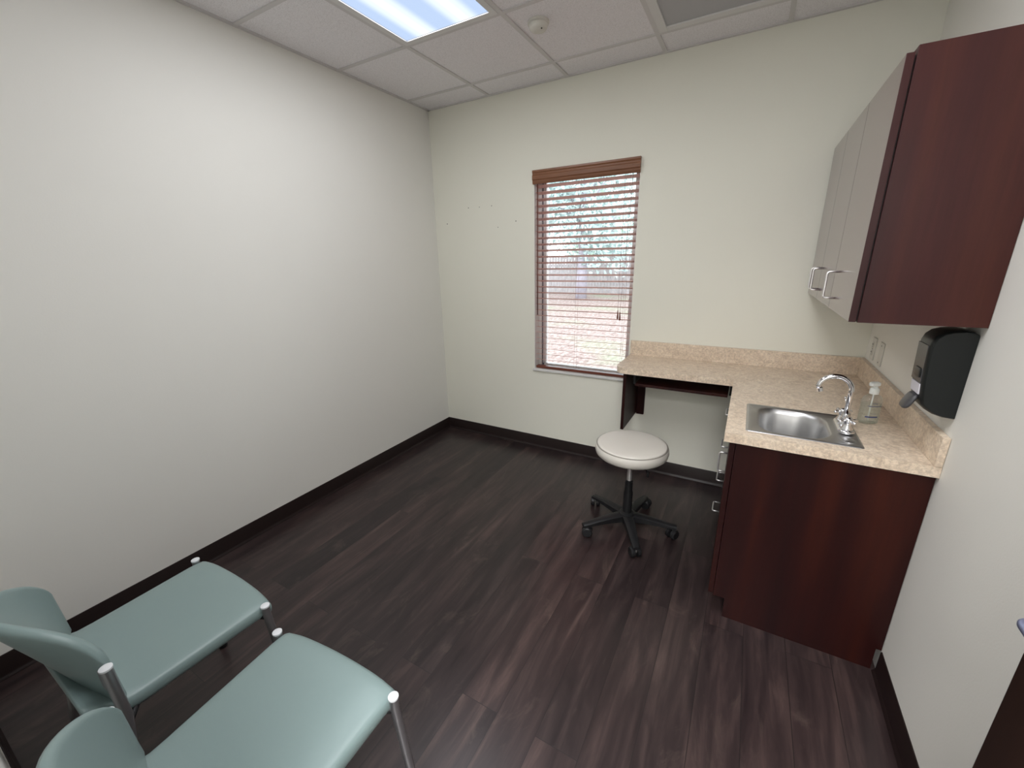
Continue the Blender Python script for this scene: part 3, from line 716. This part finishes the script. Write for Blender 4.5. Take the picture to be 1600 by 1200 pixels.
# ================================================================ STOOL
sx_, sy_ = 1.924, -.771
stl = empty('rolling_stool', (sx_, sy_, 0), 'round taupe vinyl rolling stool on a black five-arm base', 'stool')
C0 = (sx_, sy_, 0)
b = MB(); zt = .558; rS = .197
b.lathe([(0, zt), (.09, zt), (rS-.030, zt-.001), (rS-.012, zt-.005), (rS-.004, zt-.011)], C0, 64); pad = None
b.build('seat_top', 'stool', stl, smooth=True)
b = MB(); b.lathe([(rS-.004, zt-.0125), (rS+.002, zt-.022), (rS+.004, zt-.040), (rS, zt-.060), (rS-.014, zt-.074), (rS-.04, zt-.080), (0, zt-.080)], C0, 64)
b.build('seat_side', 'stool', stl, smooth=50)
b = MB(); ring = [(sx_+(rS-.0035)*math.cos(2*PI*k/64), sy_+(rS-.0035)*math.sin(2*PI*k/64), zt-.0118) for k in range(65)]
b.tube(ring, .0016, 6, cap=False); b.build('seam_piping', plain('taupe_piping', (0.22, 0.20, 0.17), 0.5), stl, smooth=True)
b = MB(); b.box((sx_-.09, sy_-.09, .470), (sx_+.09, sy_+.09, .478)); b.lathe([(.035, .43), (.04, .471), (0, .471)], C0, 20)
b.build('mounting_plate', 'plastic', stl)
MB().tube([(sx_, sy_, .30), (sx_, sy_, .45)], .014, 20).build('gas_lift', 'nickel', stl, smooth=50)
MB().lathe([(.026, .085), (.026, .24), (.022, .255), (.022, .315), (.016, .32), (0, .32)], C0, 28).build('column_cover', 'plastic', stl, smooth=45)
b = MB(); b.tube([(sx_+.03, sy_+.02, .425), (sx_+.085, sy_-.0, .412), (sx_+.10, sy_-.005, .395)], .004, 8); b.rbox((sx_+.102, sy_-.006, .385), (.008, .008, .018), (.007, .007, .01), 4)
b.build('height_lever', 'plastic', stl, smooth=True)
b = MB(); b.lathe([(.047, .055), (.050, .080), (.045, .106), (.030, .114), (0, .114)], C0, 30); b.build('hub', 'plastic', stl, smooth=45)
for k in range(5):
    a = math.radians(222+72*k+1.5); u = Vector((math.cos(a), math.sin(a), 0)); n_ = Vector((-math.sin(a), math.cos(a), 0)); c0 = Vector(C0)
    b = MB(); rings = []
    for d_, zt_, hh, wd in ((.03, .105, .045, .031), (.10, .101, .036, .027), (.18, .092, .027, .023), (.245, .082, .022, .020), (.280, .077, .018, .017)):
        c = c0+u*d_
        rings.append([b.bm.verts.new(c+n_*wd*s1+Vector((0, 0, z_))) for s1, z_ in ((-1, zt_-hh), (-1, zt_-.006), (-.6, zt_), (.6, zt_), (1, zt_-.006), (1, zt_-hh))])
    for p_, q_ in zip(rings, rings[1:]):
        for i in range(6): b.bm.faces.new([p_[i], p_[(i+1) % 6], q_[(i+1) % 6], q_[i]])
    b.bm.faces.new(rings[0]); b.bm.faces.new(rings[-1][::-1])
    b.build('base_arm', 'plastic', stl, smooth=35)
    # twin wheel caster
    cc = c0+u*.265; ang = a+1.1+k*.7; w_ = Vector((math.cos(ang), math.sin(ang), 0)); t__ = Vector((-math.sin(ang), math.cos(ang), 0)); cw = cc+t__*.012+Vector((0, 0, .0305))
    b = MB()
    for s1 in (-1, 1): b.tube([cw+w_*s1*.006, cw+w_*s1*.008, cw+w_*s1*.023, cw+w_*s1*.029], [.026, .030, .030, .024], 24)
    cs = b.build('caster_wheel', 'plastic', stl, smooth=40)
    b = MB(); b.tube([cc+Vector((0, 0, .036)), cc+Vector((0, 0, .066))], .007, 10); b.build('caster_stem', 'nickel', cs, smooth=True)

# ================================================================ CHAIRS
def make_chair():
    FXc, FYc = .8835, -2.3965
    ch = empty('side_chair', (FXc, FYc, 0), 'sage green vinyl side chair standing against the left wall', 'chair', 'green waiting chairs')
    hw = .2315
    # seat cushion: rounded slab, waterfall front, slight taper to the rear
    def fn(p):
        t = (p.y-(FYc+.035))/(-.44)                       # 0 front .. 1 rear
        x = FXc+(p.x-FXc)*(1-.06*max(0, t)); s = (p.x-FXc)/.22
        z = p.z - .012*max(0, 1-t/.16)**2 - .006*(1-s*s)*(t*(1-t)*4) - .010*max(0, abs(s)-.7)/.3
        y = p.y + .014*(1-s*s)*max(0, 1-t/.3)
        if t > .82: z += .03*((t-.82)/.18)**2
        return (x, y, z)
    b = MB(); b.rbox((FXc, FYc+.028-.232, .448), (.225, .232, .024), (.018, .018, .022), 16, fn); b.build('seat', 'sage', ch, smooth=True)
    b = MB(); b.rbox((FXc, FYc-.20, .418), (.205, .205, .008), (.03, .03, .006), 6, fn); b.build('seat_pan', 'plastic', ch, smooth=40)
    for s in (-1, 1):
        x = FXc+s*hw
        lg = MB().tube([(x, FYc, .462), (x, FYc, .43), (x+s*.028, FYc+.018, .012)], .0125, 18).build('leg', 'tube', ch, smooth=40)
        MB().lathe([(.0138, 0), (.0138, .005), (.011, .0065), (0, .007)], (x, FYc, .462), 20).build('cap', 'cap', lg, smooth=45)
        MB().lathe([(.016, 0), (.016, .014), (.012, .02), (0, .02)], (x+s*.028, FYc+.018, 0), 16).build('glide', 'plastic', lg, smooth=45)
        yr = -2.771
        xr = x+s*.008
        lg = MB().tube([(xr, yr, .606), (xr-s*.004, yr+.004, .44), (xr+s*.012, yr-.055, .012)], .0125, 18).build('leg', 'tube', ch, smooth=40)
        MB().lathe([(.0138, 0), (.0138, .005), (.011, .0065), (0, .007)], (xr, yr, .606), 20).build('cap', 'cap', lg, smooth=45)
        MB().lathe([(.016, 0), (.016, .014), (.012, .02), (0, .02)], (xr+s*.012, yr-.055, 0), 16).build('glide', 'plastic', lg, smooth=45)
        MB().tube([(x, FYc, .420), (x-s*.045, FYc-.03, .424), (xr-s*.050, yr+.04, .424), (xr-s*.004, yr+.004, .415)], .009, 12).build('side_rail', 'plastic', ch, smooth=40)
        MB().box((xr-s*.034, yr-.012, .540), (xr-s*.006, yr+.010, .592), .003).build('back_bracket', 'tube', ch)
    for yy in (FYc-.08, FYc-.33): MB().tube([(FXc-hw+.04, yy, .422), (FXc+hw-.04, yy, .422)], .008, 10).build('cross_rail', 'tube', ch, smooth=40)
    # cupped backrest shell
    nu, nv = 36, 18; hw2 = .2135
    def mid(s, v):
        zt = .565+.205*max(0, 1-abs(s)**2.3)**.46; zb = .470+.012*(1-s*s)
        z = zb+(zt-zb)*v
        bow = .030+.115*((z-.47)/.32)
        y = -2.757 - bow*(1-s*s) - .02*(z-.47)
        cr = 1
        return Vector((FXc+hw2*s*cr, y, z))
    b = MB(); fr, bk = [], []
    for i in range(nu+1):
        s = -math.cos(PI*i/nu); A, B = [], []
        for j in range(nv+1):
            v = .5-.5*math.cos(PI*j/nv)
            e = 1e-3; p = mid(s, v)
            du = mid(min(1, s+e), v)-mid(max(-1, s-e), v); dv = mid(s, min(1, v+e))-mid(s, max(0, v-e))
            n = du.cross(dv).normalized()
            if n.y < 0: n = -n
            ed = min((1-abs(s))*hw2, min(v, 1-v)*.28)/.014
            th = .0125*math.sqrt(max(0, 1-(1-min(1, ed))**2))
            A.append(p+n*(th+.0002)); B.append(p-n*(th+.0002))
        fr.append([b.bm.verts.new(q) for q in A]); bk.append([b.bm.verts.new(q) for q in B])
    for i in range(nu):
        for j in range(nv):
            b.bm.faces.new([fr[i][j], fr[i+1][j], fr[i+1][j+1], fr[i][j+1]]); b.bm.faces.new([bk[i][j], bk[i][j+1], bk[i+1][j+1], bk[i+1][j]])
    for i in range(nu):
        for j in (0, nv): b.bm.faces.new([fr[i][j], bk[i][j], bk[i+1][j], fr[i+1][j]])
    for j in range(nv):
        for i in (0, nu): b.bm.faces.new([fr[i][j], fr[i][j+1], bk[i][j+1], bk[i][j]])
    b.build('backrest', 'sage', ch, smooth=True)
    return ch
ch1 = make_chair()
ch2 = copy_tree(ch1); ch2.location = (1.482, -2.424, 0); ch2.rotation_euler = (0, 0, math.radians(3.6))
ch2['label'] = 'sage green vinyl side chair nearer the camera, farther from the left wall'
